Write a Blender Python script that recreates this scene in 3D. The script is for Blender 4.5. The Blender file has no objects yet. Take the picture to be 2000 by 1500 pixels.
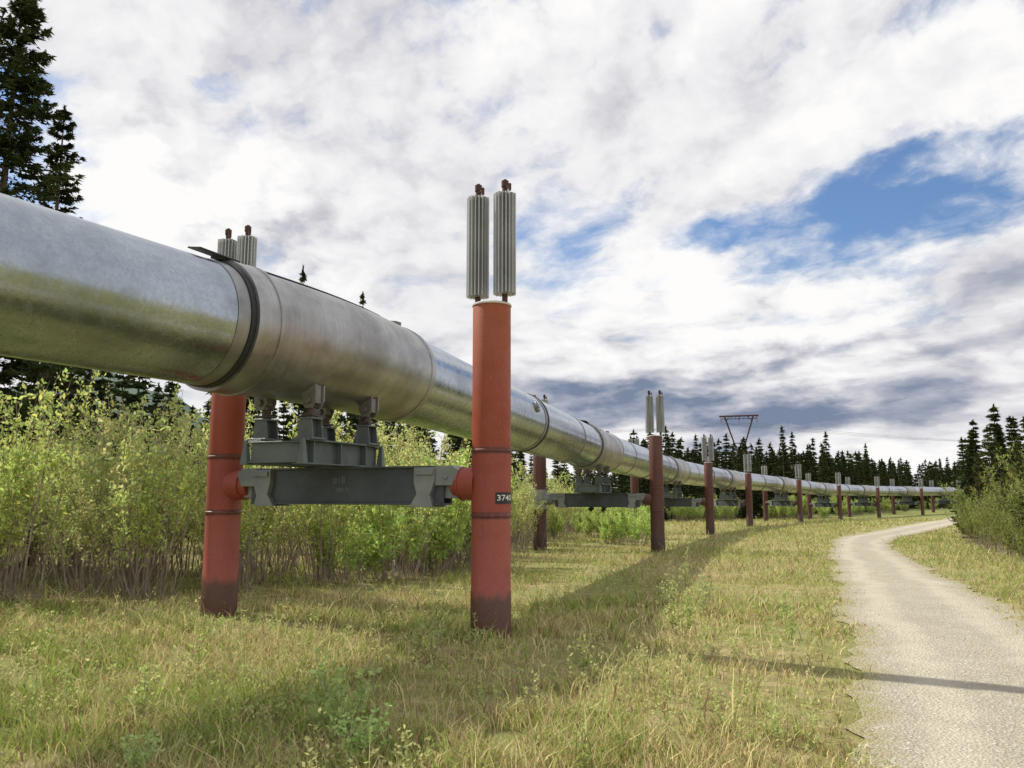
import bpy, math, random
import numpy as np
from mathutils import Vector, Matrix
rng=np.random.default_rng(7); random.seed(7)
S=bpy.context.scene; COL=S.collection
S.view_settings.view_transform='Standard'; S.view_settings.look='None'; S.view_settings.exposure=0

# ---------------------------------------------------------------- helpers
def gz(y):
    return np.interp(y,[-50,12,27,44,60,75,90,105,400],[0,0,-.3,-.55,-.75,-.95,-1.3,-1.4,-1.4])
def new(name,mesh,parent=None,loc=(0,0,0),rot=(0,0,0),scale=(1,1,1),**kw):
    o=bpy.data.objects.new(name,mesh); COL.objects.link(o)
    o.location=loc; o.rotation_euler=rot; o.scale=scale
    if parent is not None: o.parent=parent
    for k,v in kw.items(): o[k]=v
    return o
class MB:
    def __init__(s): s.v=[];s.f=[];s.n=0
    def add(s,v,f):
        v=[tuple(p) for p in v]
        s.v+=v; s.f+=[tuple(i+s.n for i in q) for q in f]; s.n+=len(v)
    def box(s,c,d,R=None,top=1.0):
        x,y,z=[q/2 for q in d]
        P=[(-x,-y,-z),(x,-y,-z),(x,y,-z),(-x,y,-z),(-x*top,-y*top,z),(x*top,-y*top,z),(x*top,y*top,z),(-x*top,y*top,z)]
        P=[Vector(p) for p in P]
        if R is not None: P=[R@p for p in P]
        P=[p+Vector(c) for p in P]
        s.add(P,[(0,3,2,1),(4,5,6,7),(0,1,5,4),(1,2,6,5),(2,3,7,6),(3,0,4,7)])
    def cyl(s,a,b,r1,r2=None,n=16,cap=True):
        if r2 is None:r2=r1
        a=Vector(a);b=Vector(b);d=(b-a).normalized()
        u=d.orthogonal().normalized();w=d.cross(u)
        P=[];F=[]
        for p,r in((a,r1),(b,r2)):
            for i in range(n):
                t=2*math.pi*i/n;P.append(p+r*(math.cos(t)*u+math.sin(t)*w))
        for i in range(n):F.append((i,(i+1)%n,n+(i+1)%n,n+i))
        if cap:F.append(tuple(range(n-1,-1,-1)));F.append(tuple(range(n,2*n)))
        s.add(P,F)
    def prism(s,poly,y0,y1):
        n=len(poly)
        P=[(x,y0,z) for x,z in poly]+[(x,y1,z) for x,z in poly]
        F=[(i,(i+1)%n,n+(i+1)%n,n+i) for i in range(n)]+[tuple(range(n-1,-1,-1)),tuple(range(n,2*n))]
        s.add(P,F)
    def lathe(s,prof,n=40):
        P=[];F=[]
        for r,z in prof:
            for i in range(n):
                t=2*math.pi*i/n;P.append((r*math.cos(t),r*math.sin(t),z))
        for k in range(len(prof)-1):
            for i in range(n):
                F.append((k*n+i,k*n+(i+1)%n,(k+1)*n+(i+1)%n,(k+1)*n+i))
        m=len(prof)-1
        F.append(tuple(range(n-1,-1,-1)));F.append(tuple(m*n+i for i in range(n)))
        s.add(P,F)
    def mesh(s,name,mat,smooth=None,bevel=0):
        me=bpy.data.meshes.new(name);me.from_pydata(s.v,[],s.f);me.update()
        import bmesh
        bm=bmesh.new();bm.from_mesh(me)
        bmesh.ops.recalc_face_normals(bm,faces=bm.faces)
        if bevel>0:
            ed=[e for e in bm.edges if len(e.link_faces)==2 and e.calc_face_angle(0)>.6]
            bmesh.ops.bevel(bm,geom=ed,offset=bevel,segments=1,affect='EDGES',clamp_overlap=True)
        if smooth:
            for f in bm.faces:f.smooth=True
            for e in bm.edges:
                if len(e.link_faces)==2 and e.calc_face_angle(0)>smooth:e.smooth=False
        bm.to_mesh(me);bm.free()
        if mat:me.materials.append(mat)
        return me
def fast_mesh(name,V,F,mat,col=None,smooth=False,quad=False):
    k=4 if quad else 3
    me=bpy.data.meshes.new(name)
    V=np.asarray(V,np.float32).reshape(-1,3);F=np.asarray(F,np.int32).reshape(-1,k)
    me.vertices.add(len(V));me.vertices.foreach_set('co',V.ravel())
    me.loops.add(F.size);me.loops.foreach_set('vertex_index',F.ravel())
    me.polygons.add(len(F))
    me.polygons.foreach_set('loop_start',np.arange(0,F.size,k,dtype=np.int32))
    me.update(calc_edges=True)
    if col is not None:
        c=np.ones((len(V),4),np.float32);c[:,:3]=col
        a=me.color_attributes.new('Col','FLOAT_COLOR','POINT');a.data.foreach_set('color',c.ravel())
    me.materials.append(mat)
    return me
_g=rng.random((64,64))
def vnoise(x,y,s):
    x=np.asarray(x)/s+100;y=np.asarray(y)/s+100
    xi=np.floor(x).astype(int);yi=np.floor(y).astype(int);fx=x-xi;fy=y-yi
    fx=fx*fx*(3-2*fx);fy=fy*fy*(3-2*fy)
    g=lambda a,b:_g[a%64,b%64]
    return (g(xi,yi)*(1-fx)+g(xi+1,yi)*fx)*(1-fy)+(g(xi,yi+1)*(1-fx)+g(xi+1,yi+1)*fx)*fy

# ---------------------------------------------------------------- materials
class NT:
    def __init__(s,tree): s.t=tree;s.n=tree.nodes;s.l=tree.links
    def N(s,ty,**kw):
        n=s.n.new(ty)
        for k,v in kw.items():setattr(n,k,v)
        return n
    def set(s,inp,v):
        if isinstance(v,bpy.types.NodeSocket):s.l.new(v,inp)
        else:inp.default_value=v
    def math(s,op,a,b=None,c=None,clamp=False):
        n=s.N('ShaderNodeMath',operation=op,use_clamp=clamp);s.set(n.inputs[0],a)
        if b is not None:s.set(n.inputs[1],b)
        if c is not None:s.set(n.inputs[2],c)
        return n.outputs[0]
    def noise(s,vec,scale,detail=4,rough=.55,dist=0,dim='3D'):
        n=s.N('ShaderNodeTexNoise',noise_dimensions=dim);s.set(n.inputs['Vector'],vec);n.inputs['Scale'].default_value=scale
        n.inputs['Detail'].default_value=detail;n.inputs['Roughness'].default_value=rough;n.inputs['Distortion'].default_value=dist
        return n.outputs['Fac']
    def ramp(s,f,stops):
        n=s.N('ShaderNodeValToRGB');s.set(n.inputs[0],f);e=n.color_ramp.elements
        while len(e)<len(stops):e.new(.5)
        for i,(p,c) in enumerate(stops):
            e[i].position=p;e[i].color=(*c,1) if len(c)==3 else c
        return n.outputs['Color']
    def rng(s,f,a,b,c=0,d=1,smooth=True):
        n=s.N('ShaderNodeMapRange');n.interpolation_type='SMOOTHSTEP' if smooth else 'LINEAR'
        s.set(n.inputs[0],f)
        for i,v in enumerate((a,b,c,d)):s.set(n.inputs[1+i],v)
        return n.outputs[0]
    def mix(s,f,a,b,mode='MIX'):
        n=s.N('ShaderNodeMix',data_type='RGBA',blend_type=mode)
        s.set(n.inputs[0],f)
        for i,v in((6,a),(7,b)):
            if not isinstance(v,bpy.types.NodeSocket):v=(*v,1) if len(v)==3 else v
            s.set(n.inputs[i],v)
        return n.outputs[2]
    def mapping(s,vec,loc=(0,0,0),rot=(0,0,0),sc=(1,1,1),ty='POINT'):
        n=s.N('ShaderNodeMapping',vector_type=ty);s.set(n.inputs[0],vec)
        n.inputs[1].default_value=loc;n.inputs[2].default_value=rot;n.inputs[3].default_value=sc
        return n.outputs[0]
    def bump(s,h,strength=.3,dist=.02):
        n=s.N('ShaderNodeBump');s.set(n.inputs['Height'],h);n.inputs['Strength'].default_value=strength;n.inputs['Distance'].default_value=dist
        return n.outputs[0]
def mat(name):
    m=bpy.data.materials.new(name);m.use_nodes=True
    t=NT(m.node_tree);b=m.node_tree.nodes['Principled BSDF']
    return m,t,b
def objc(t):return t.N('ShaderNodeTexCoord').outputs['Object']
def geo(t):return t.N('ShaderNodeNewGeometry').outputs['Position']

def pile_mat(name,upper,tee,lower,foot,rough=.55,warm=(1.05,1.45,.7)):
    m,t,b=mat(name);o=objc(t)
    z=t.N('ShaderNodeSeparateXYZ');t.l.new(o,z.inputs[0]);z=z.outputs[2]
    n1=t.noise(o,3,5,.65);n2=t.noise(t.mapping(o,sc=(14,14,1.2)),1,5,.7)
    zz=t.math('ADD',z,t.math('MULTIPLY',t.math('SUBTRACT',n2,.5),.3))
    c=t.mix(t.rng(zz,.40,.54),foot,lower)
    c=t.mix(t.rng(z,1.355,1.365),c,tee)
    c=t.mix(t.rng(z,2.095,2.105),c,upper)
    c=t.mix(t.rng(z,2.4,3.9),c,t.mix(.7,c,(upper[0]*warm[0],upper[1]*warm[1],upper[2]*warm[2])))
    c=t.mix(t.rng(n1,.5,.75,0,.35),c,(foot[0]*1.5,foot[1]*1.3,foot[2]))
    c=t.mix(t.rng(n2,.56,.8,0,.6),c,(.10,.04,.03))
    for zc in(1.355,2.10):
        c=t.mix(t.math('MULTIPLY',t.rng(t.math('ABSOLUTE',t.math('SUBTRACT',z,zc)),.03,.05,1,0),t.rng(n2,.3,.6,.5,.95)),c,(.10,.035,.028))
    c=t.mix(t.rng(t.noise(o,60,2),.62,.75,0,.25),c,(.5,.42,.38))
    t.l.new(c,b.inputs['Base Color'])
    t.l.new(t.rng(n1,.3,.7,rough-.12,rough+.15),b.inputs['Roughness'])
    t.l.new(t.bump(t.noise(o,90,3),.12,.01),b.inputs['Normal'])
    return m
M_pile=pile_mat('red_painted_steel',(.28,.046,.015),(.30,.058,.040),(.33,.078,.055),(.11,.05,.034))
M_pile2=pile_mat('brown_rusted_steel',(.10,.03,.02),(.095,.033,.025),(.085,.032,.025),(.06,.03,.024),warm=(1,1,1))
M_pile3=pile_mat('rusted_steel_with_zinc_middle',(.11,.04,.026),(.33,.34,.31),(.10,.04,.028),(.06,.03,.022),warm=(1,1,1))
def metal(name,base,dark,rough,metallic,streak=None,spangle=0,bumpst=.05):
    m,t,b=mat(name);o=objc(t);uv=t.N('ShaderNodeTexCoord').outputs['UV']
    n=t.noise(o,1.3,4,.6);f=t.rng(n,.35,.7)
    c=t.mix(f,base,dark)
    if spangle:
        v=t.N('ShaderNodeTexVoronoi');t.l.new(o,v.inputs['Vector']);v.inputs['Scale'].default_value=28
        sp=t.N('ShaderNodeSeparateColor');t.l.new(v.outputs['Color'],sp.inputs[0])
        c=t.mix(t.math('MULTIPLY',sp.outputs[0],spangle),c,(.24,.27,.31))
        c=t.mix(t.rng(t.noise(o,45,4,.7),.5,.66,0,.3),c,(.2,.22,.25))
    if streak:
        s1=t.noise(t.mapping(uv,sc=streak),1,5,.7)
        c=t.mix(t.rng(s1,.42,.72,0,.55),c,dark)
        s2=t.noise(t.mapping(uv,sc=(streak[0]*.25,streak[1]*1.5,1)),1,4,.7)
        c=t.mix(t.rng(s2,.55,.75,0,.45),c,(.18,.155,.135))
    t.l.new(c,b.inputs['Base Color']);b.inputs['Metallic'].default_value=metallic
    r=t.noise(o,9,5,.7);t.l.new(t.rng(r,.3,.7,rough-.07,rough+.1),b.inputs['Roughness'])
    t.l.new(t.bump(t.math('ADD',t.noise(o,3,2),t.math('MULTIPLY',t.noise(o,70,2),.05)),bumpst,.05),b.inputs['Normal'])
    return m
M_pipe=metal('galvanised_jacket',(.42,.465,.52),(.28,.32,.37),.23,1.0,spangle=.35,bumpst=.06)
M_sleeve=metal('weathered_zinc_sleeve',(.43,.43,.43),(.25,.24,.235),.38,.88,streak=(60,3,1),bumpst=.06)
M_band=metal('steel_strap',(.36,.36,.36),(.22,.22,.22),.4,.9)
M_dark=metal('black_rubber_seal',(.02,.02,.022),(.035,.035,.035),.6,0)
M_beam=metal('grey_green_painted_steel',(.135,.165,.16),(.075,.09,.09),.5,.1,bumpst=.03)
M_beamD=metal('dark_slate_painted_steel',(.075,.088,.1),(.04,.05,.058),.5,.1,bumpst=.03)
M_clamp=metal('pale_grey_steel',(.27,.29,.28),(.17,.19,.19),.5,.3)
M_fin=metal('aluminium_fins',(.50,.51,.50),(.38,.39,.38),.45,.4)
M_rust=metal('rust_brown_steel',(.08,.035,.025),(.05,.027,.022),.7,.1)
M_pad=metal('dark_bearing',(.07,.065,.06),(.09,.05,.04),.6,.2)
M_lug=metal('lug_grey_brown',(.27,.26,.25),(.15,.14,.13),.55,.4)
M_black,_t,_b=mat('black_plate');_b.inputs['Base Color'].default_value=(.012,.012,.014,1);_b.inputs['Roughness'].default_value=.4
M_white,_t,_b=mat('white_lettering');_b.inputs['Base Color'].default_value=(.75,.74,.66,1)
M_chalk,_t,_b=mat('faded_chalk');_b.inputs['Base Color'].default_value=(.14,.155,.165,1)
M_cap=metal('pale_cap',(.6,.56,.52),(.4,.36,.33),.5,.1)

def leaf_mat(name,trans=.35):
    m,t,b=mat(name)
    a=t.N('ShaderNodeAttribute',attribute_name='Col')
    oi=t.N('ShaderNodeObjectInfo')
    hs=t.N('ShaderNodeHueSaturation');t.l.new(a.outputs['Color'],hs.inputs['Color'])
    t.l.new(t.rng(oi.outputs['Random'],0,1,.82,1.12,False),hs.inputs['Value'])
    t.l.new(t.rng(oi.outputs['Random'],0,1,.488,.508,False),hs.inputs['Hue'])
    t.n.remove(b);df=t.N('ShaderNodeBsdfDiffuse');t.l.new(hs.outputs[0],df.inputs[0])
    tr=t.N('ShaderNodeBsdfTranslucent');t.l.new(hs.outputs[0],tr.inputs[0])
    mx=t.N('ShaderNodeMixShader');mx.inputs[0].default_value=trans
    t.l.new(df.outputs[0],mx.inputs[1]);t.l.new(tr.outputs[0],mx.inputs[2])
    t.l.new(mx.outputs[0],t.n['Material Output'].inputs[0])
    return m
M_leaf=leaf_mat('willow_leaf',.5);M_needle=leaf_mat('spruce_needle',.12);M_grass=leaf_mat('grass_blade',.3)
M_bark,t_,b_=mat('bark');b_.inputs['Roughness'].default_value=.9
_o=objc(t_);t_.l.new(t_.ramp(t_.noise(t_.mapping(_o,sc=(8,8,2)),2,4),[(.3,(.07,.045,.035)),(.7,(.17,.12,.09))]),b_.inputs['Base Color'])
M_twig,t_,b_=mat('twig_bark');b_.inputs['Roughness'].default_value=.8
t_.l.new(t_.ramp(t_.noise(objc(t_),5,2),[(.3,(.19,.14,.115)),(.7,(.42,.35,.29))]),b_.inputs['Base Color'])

# ---------------------------------------------------------------- ground
m,t,b=mat('ground_soil_and_turf');p=geo(t)
n1=t.noise(p,.35,4,.6);n2=t.noise(p,3.5,5,.7);n3=t.noise(p,22,5,.75)
c=t.ramp(n2,[(.3,(.20,.18,.07)),(.48,(.33,.29,.13)),(.62,(.46,.38,.20)),(.8,(.42,.32,.23))])
c=t.mix(t.rng(n1,.42,.58,0,.6),c,(.23,.27,.08))
bp=t.rng(t.noise(p,1.1,5,.65),.58,.68);c=t.mix(t.math('MULTIPLY',bp,.6),c,(.33,.24,.18))
c=t.mix(t.rng(n3,.5,.75,0,.5),c,(.13,.10,.05))
yy=t.N('ShaderNodeSeparateXYZ');t.l.new(p,yy.inputs[0])
c=t.mix(t.rng(yy.outputs[1],45,120,0,.7),c,(.17,.20,.06))
t.l.new(c,b.inputs['Base Color']);b.inputs['Roughness'].default_value=.95;b.inputs['Specular IOR Level'].default_value=.1
t.l.new(t.bump(t.math('ADD',n2,n3),.8,.06),b.inputs['Normal'])
M_ground=m
ys=np.unique(np.concatenate([[-50,12,27,44,60,75,90,105,400],np.arange(-20,130,1.0),np.array([-400,-100,150,200,300,600,1000,2000,4000])]))
xs=np.unique(np.concatenate([np.arange(-60,130,3.0),[-4000,-2000,-800,-300,-120,160,220,400,1000,2500,4000]]))
X,Y=np.meshgrid(xs,ys);Z=gz(Y);V=np.stack([X,Y,Z],-1).reshape(-1,3)
nx=len(xs);F=[]
for j in range(len(ys)-1):
    a=j*nx+np.arange(nx-1);F.append(np.stack([a,a+1,a+1+nx,a+nx],-1))
new('ground',fast_mesh('ground',V,np.concatenate(F),M_ground,quad=True),kind='structure',label='grassy ground with dry straw and soil patches')
PY=[-6,0,5,6.83,11,13.2,20.3,24.5,31.6,35.6,38.5,46,66,99,130]
PL=[-2.9,-.3,1.93,2.75,4.4,5.3,8,9.5,12.5,14,15.4,20,32.5,53,72]
PR=[-.4,2.2,4.4,5.15,6.7,7.5,10.1,11.8,14.6,16.6,18.2,23.3,36.3,57,77]
def pathL(y):return np.interp(y,PY,PL)
def pathR(y):return np.interp(y,PY,PR)+.1
py=np.unique(np.concatenate([[12,27,44,60,75,90,105],np.arange(-6,40,.12),np.arange(40,130,.5)]))
jl=(vnoise(py*0,py,.9)-.5)*.3+(vnoise(py*0+9,py,.25)-.5)*.2;jr=(vnoise(py*0+5,py,.9)-.5)*.35+(vnoise(py*0+30,py,.25)-.5)*.2
L=pathL(py)+jl;R=pathR(py)+jr
K=9;u=np.linspace(0,1,K)
V=np.stack([L[:,None]*(1-u)+R[:,None]*u,np.repeat(py[:,None],K,1),gz(py)[:,None]+.012+0*u+.012*np.sin(u*math.pi)],-1).reshape(-1,3)
F=[]
for j in range(len(py)-1):
    a=j*K+np.arange(K-1);F.append(np.stack([a,a+1,a+1+K,a+K],-1))
m,t,b=mat('gravel');p=geo(t);at=t.N('ShaderNodeAttribute',attribute_name='Col')
sx=t.N('ShaderNodeSeparateColor');t.l.new(at.outputs['Color'],sx.inputs[0]);uu=sx.outputs[0]
v=t.N('ShaderNodeTexVoronoi');t.l.new(p,v.inputs['Vector']);v.inputs['Scale'].default_value=46
sc=t.N('ShaderNodeSeparateColor');t.l.new(v.outputs['Color'],sc.inputs[0])
wob=t.noise(p,.6,2);uw=t.math('ADD',uu,t.math('MULTIPLY',t.math('SUBTRACT',wob,.5),.10))
c=t.ramp(t.noise(p,1.6,5,.7),[(.3,(.37,.335,.26)),(.55,(.43,.395,.31)),(.75,(.47,.43,.345))])
c=t.mix(t.math('MULTIPLY',sc.outputs[0],.3),c,(.22,.20,.165))
c=t.mix(t.rng(sc.outputs[1],.84,1,0,.6),c,(.64,.60,.53))
c=t.mix(t.rng(t.noise(p,60,4,.8),.55,.7,0,.45),c,(.18,.16,.125))
tr=t.math('ADD',t.rng(t.math('ABSOLUTE',t.math('SUBTRACT',uw,.27)),.03,.12,1,0),t.rng(t.math('ABSOLUTE',t.math('SUBTRACT',uw,.74)),.03,.13,1,0))
c=t.mix(t.math('MULTIPLY',tr,t.rng(t.noise(p,2.5,4),.3,.6,.2,.5)),c,(.56,.52,.42))
edge=t.math('ADD',t.rng(uw,.0,.16,1,0),t.rng(uw,.86,1,0,1))
c=t.mix(t.math('MULTIPLY',edge,t.rng(t.noise(p,7,5,.7),.3,.55)),c,(.31,.28,.14))
mid=t.rng(t.math('ABSOLUTE',t.math('SUBTRACT',uw,.5)),.03,.15,1,0)
c=t.mix(t.math('MULTIPLY',mid,t.rng(t.noise(p,3.5,6,.75),.50,.70,0,.4)),c,(.30,.28,.17))
t.l.new(c,b.inputs['Base Color']);b.inputs['Roughness'].default_value=.95;b.inputs['Specular IOR Level'].default_value=.15
t.l.new(t.bump(t.math('ADD',t.noise(p,45,5,.8),t.math('MULTIPLY',v.outputs['Distance'],1.5)),.65,.02),b.inputs['Normal'])
cc=np.zeros((len(py)*K,3));cc[:,0]=np.tile(u,len(py))
new('path',fast_mesh('path',V,np.concatenate(F),m,col=cc,quad=True),kind='structure',label='pale gravel track with wheel ruts and weedy edges')
m,t,b=mat('distant_forest_slope');p=geo(t)
t.l.new(t.ramp(t.noise(p,.05,6,.7),[(.35,(.05,.085,.07)),(.65,(.10,.14,.10))]),b.inputs['Base Color']);b.inputs['Roughness'].default_value=1
MBh=MB();n=60;P=[];F=[]
for j in range(5):
    for i in range(n):
        x=-900+i*20;h=105*math.exp(-((x+420)/230)**2)+14*math.sin(i*.5)*math.exp(-((x+420)/300)**2)+6*math.sin(i*1.7)*math.exp(-((x+400)/260)**2)
        w=[0,.6,1,.7,0][j];P.append((x,560+j*70,-2+max(h,0)*w))
for j in range(4):
    for i in range(n-1):F.append((j*n+i,j*n+i+1,(j+1)*n+i+1,(j+1)*n+i))
MBh.add(P,F);new('hill',MBh.mesh('hill',m,1.5),kind='structure',label='low wooded hill beyond the trees')

# ---------------------------------------------------------------- pipeline geometry
BC=[((-2.09,10.22),(.915,-.404),-.25),((2.9,27.5),(.957,-.29),-.1),((8.75,44.25),(.95,-.312),0),
 ((16.1,60),(.5,-.866),0),((25.1,75),(.5,-.866),0),((34.8,90),(.5,-.866),0),((45.7,105),(.6,-.8),0),
 ((58.3,119),(.7,-.714),0),((71.0,132),(.75,-.66),0),((84.5,145),(.75,-.66),0)]
pts=[(-11.3,-5.9,3.5)]
for (c,N,o) in BC:
    pts.append((c[0]+N[0]*o,c[1]+N[1]*o,float(gz(c[1]))+3.43))
pts.append((100,160,2.03))
pts=np.array(pts)
d=np.r_[0,np.cumsum(np.linalg.norm(np.diff(pts,axis=0),axis=1))]
sfine=np.arange(0,d[-1],.1)
C=np.stack([np.interp(sfine,d,pts[:,k]) for k in range(3)],-1)
ker=np.hanning(41);ker/=ker.sum()
Cp=np.pad(C,((20,20),(0,0)),mode='reflect',reflect_type='odd')
C=np.stack([np.convolve(Cp[:,k],ker,'valid') for k in range(3)],-1)
def Cat(s):return np.array([np.interp(s,sfine,C[:,k]) for k in range(3)])
def Tan(s):
    a=Cat(s+.3)-Cat(s-.3);return a/np.linalg.norm(a)
def tube(name,s0,s1,prof,mat_,n=72):
    V=[];uv=[]
    for (s,r) in prof:
        c=Vector(Cat(s));tt=Vector(Tan(s));side=tt.cross(Vector((0,0,1))).normalized();up=side.cross(tt)
        for i in range(n+1):
            a=2*math.pi*i/n;V.append(c+r*(math.sin(a)*side+math.cos(a)*up));uv.append((s-s0,i/n))
    F=[]
    for j in range(len(prof)-1):
        for i in range(n):F.append((j*(n+1)+i,j*(n+1)+i+1,(j+1)*(n+1)+i+1,(j+1)*(n+1)+i))
    me=bpy.data.meshes.new(name);me.from_pydata([tuple(v) for v in V],[],F);me.update()
    l=me.uv_layers.new(name='UVMap')
    for lp in me.loops:l.data[lp.index].uv=uv[lp.vertex_index]
    for pl in me.polygons:pl.use_smooth=True
    try: me.set_sharp_from_angle(angle=.6)
    except Exception: pass
    me.materials.append(mat_);return me
RP=.675
ss=list(np.concatenate([np.arange(0,60,.4),np.arange(60,d[-1]-1,1.5)]))
pipe=new('pipeline',tube('pipeline',0,d[-1],[(s,RP) for s in ss],M_pipe,n=96),label='long galvanised silver pipeline raised on paired steel posts',category='pipeline')
def sleeve(s0):
    a,b_=s0-2.0,s0+1.72;rs=.715
    pr=[(a,RP-.01),(a,rs+.02)]+[(a+.04,rs+.022),(a+.30,rs+.022),(a+.302,rs+.035),(a+.345,rs+.035),(a+.347,rs)]
    pr+=[(x,rs) for x in np.arange(a+.6,b_-.2,.3)]+[(b_-.12,rs),(b_-.118,rs+.012),(b_,rs+.012),(b_,RP-.01)]
    new('insulation_sleeve',tube('sleeve',a,b_,pr,M_sleeve,n=96),parent=pipe)
    new('rubber_seal',tube('seal',a,b_,[(a-.07,RP-.005),(a-.07,RP+.022),(a-.004,RP+.022),(a-.004,RP-.005)],M_dark),parent=pipe)
    new('steel_strap',tube('strap',a,b_,[(a-.24,RP-.005),(a-.24,RP+.008),(a-.075,RP+.008),(a-.075,RP-.005)],M_band),parent=pipe)
    mb=MB();th=.17
    for k in range(9):
        s1=s0-2.0+k*.33;s2=s1+.34
        sm=(s1+s2)/2;tt=Vector(Tan(sm));side=tt.cross(Vector((0,0,1))).normalized();up=side.cross(tt);dr=side*math.sin(th)+up*math.cos(th)
        R=Matrix((tt.cross(dr)*-1,tt,dr)).transposed();c=Vector(Cat(sm))+dr*(rs+.02);mb.box(c,(.06,.35,.022),R)
    tt=Vector(Tan(s0-2));side=tt.cross(Vector((0,0,1))).normalized();up=side.cross(tt);dr=side*math.sin(th)+up*math.cos(th);R=Matrix((tt.cross(dr)*-1,tt,dr)).transposed()
    c=Vector(Cat(s0-2.12))+dr*(rs+.035);mb.box(c,(.20,.55,.018),R@Matrix.Rotation(-.03,3,'X'))
    c=Vector(Cat(s0-2.05))+dr*(rs+.02);mb.box(c,(.14,.12,.05),R)
    new('top_rail',mb.mesh('rail',M_dark,bevel=.003),parent=pipe)
    mb=MB();c=Vector(Cat(s0+1.6))+dr*(rs+.03);mb.box(c,(.1,.14,.08),R);new('top_bracket',mb.mesh('bracket',M_lug,bevel=.004),parent=pipe)
def band(s,w=.16,mt=M_band,dk=True):
    new('pipe_band',tube('band',s,s,[(s,RP-.005),(s,RP+.014),(s+w,RP+.014),(s+w,RP-.005)],mt),parent=pipe)
    if dk:new('rubber_seal',tube('seal',s,s,[(s+w+.001,RP-.005),(s+w+.001,RP+.028),(s+w+.09,RP+.028),(s+w+.09,RP-.005)],M_dark),parent=pipe)
for i in range(1,11): sleeve(d[i])
for i in range(1,8):
    band(d[i]+8.6)
    if i>1: band(d[i]+4.3,.08,M_band,False)
    band(d[i]+13.2,.06,M_band,False)
mb=MB();s=d[1]+7.9;c=Vector(Cat(s));tt=Vector(Tan(s));side=tt.cross(Vector((0,0,1))).normalized();up=side.cross(tt)
dr=(side*math.cos(.35)+up*math.sin(.35)).normalized()
mb.cyl(c+dr*(RP-.02),c+dr*(RP+.035),.13,.13,24);mb.cyl(c+dr*(RP+.03),c+dr*(RP+.06),.05,.05,12)
for k in range(8):
    a=k*math.pi/4;q=c+dr*RP+.105*(math.cos(a)*tt+math.sin(a)*dr.cross(tt));mb.cyl(q,q+dr*.05,.012,.012,6)
new('inspection_port',mb.mesh('port',M_band,.6),parent=pipe)

# ---- piles
HP=3.85
mb=MB();r=.228
prof=[(r+.006,-.4),(r+.006,.50),(r,.515),(r,1.335),(r+.014,1.345),(r+.014,1.365),(r+.004,1.375),(r+.004,2.08),(r+.014,2.09),(r+.014,2.11),(r,2.12),(r,HP-.03),(r-.004,HP-.02)]
mb.lathe(prof,56)
PILE={k:mb.mesh('pile',mm,.5) for k,mm in enumerate((M_pile,M_pile2,M_pile3))}
mb=MB();mb.lathe([(r+.003,HP-.02),(r+.009,HP-.016),(r+.009,HP+.002),(r+.003,HP+.008)],48);CAP=mb.mesh('cap',M_cap,.6)
def stubmesh(mm):
    mb=MB();zc=1.72
    mb.cyl((.15,0,zc),(.36,0,zc),.205,.19,36);mb.cyl((.36,0,zc),(.375,0,zc),.2,.2,36);mb.cyl((.375,0,zc),(.47,0,zc),.175,.15,36)
    for k in range(8):
        a=k*math.pi/4+.3;mb.cyl((.37,.15*math.cos(a),zc+.15*math.sin(a)),(.41,.15*math.cos(a),zc+.15*math.sin(a)),.018,.018,8)
    return mb.mesh('stub',mm,.6)
STUB={0:stubmesh(M_pile),1:stubmesh(M_pile2),2:stubmesh(M_clamp)}
def radiator():
    mb=MB();z0,z1=HP+.115,HP+1.37;n=18
    poly=[]
    for k in range(n):
        a=2*math.pi*k/n;da=.075
        ro=.137*(1+.03*math.sin(k*2.3))
        poly+=[(.085,a-math.pi/n),(.08,a-.14),(ro,a-da/2),(ro,a+da/2),(.08,a+.14)]
    P=[];N=len(poly)
    for z in (z0,z1):
        for q,(rr,a) in enumerate(poly):
            zz=z
            if z==z1 and rr>.1: zz=z1-.02*random.random()
            P.append((rr*math.cos(a),rr*math.sin(a),zz))
    F=[(i,(i+1)%N,N+(i+1)%N,N+i) for i in range(N)]
    P+=[(0,0,z0),(0,0,z1)]
    F+=[((i+1)%N,i,2*N) for i in range(N)]+[(N+i,N+(i+1)%N,2*N+1) for i in range(N)]
    mb.add(P,F);return mb.mesh('radiator',M_fin)
RAD=radiator()
mb=MB();mb.cyl((0,0,HP),(0,0,HP+1.46),.034,.034,12)
mb.cyl((0,0,HP+1.455),(0,0,HP+1.53),.045,.045,12);mb.cyl((0,0,HP+1.525),(0,0,HP+1.55),.03,.02,12)
mb.cyl((.02,-.02,HP+1.43),(.09,-.06,HP+1.43),.016,.016,8);mb.box((.09,-.06,HP+1.435),(.03,.03,.06));mb.cyl((.09,-.06,HP+1.38),(.09,-.06,HP+1.42),.02,.02,8)
ROD=mb.mesh('rod',M_rust,.6)
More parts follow.
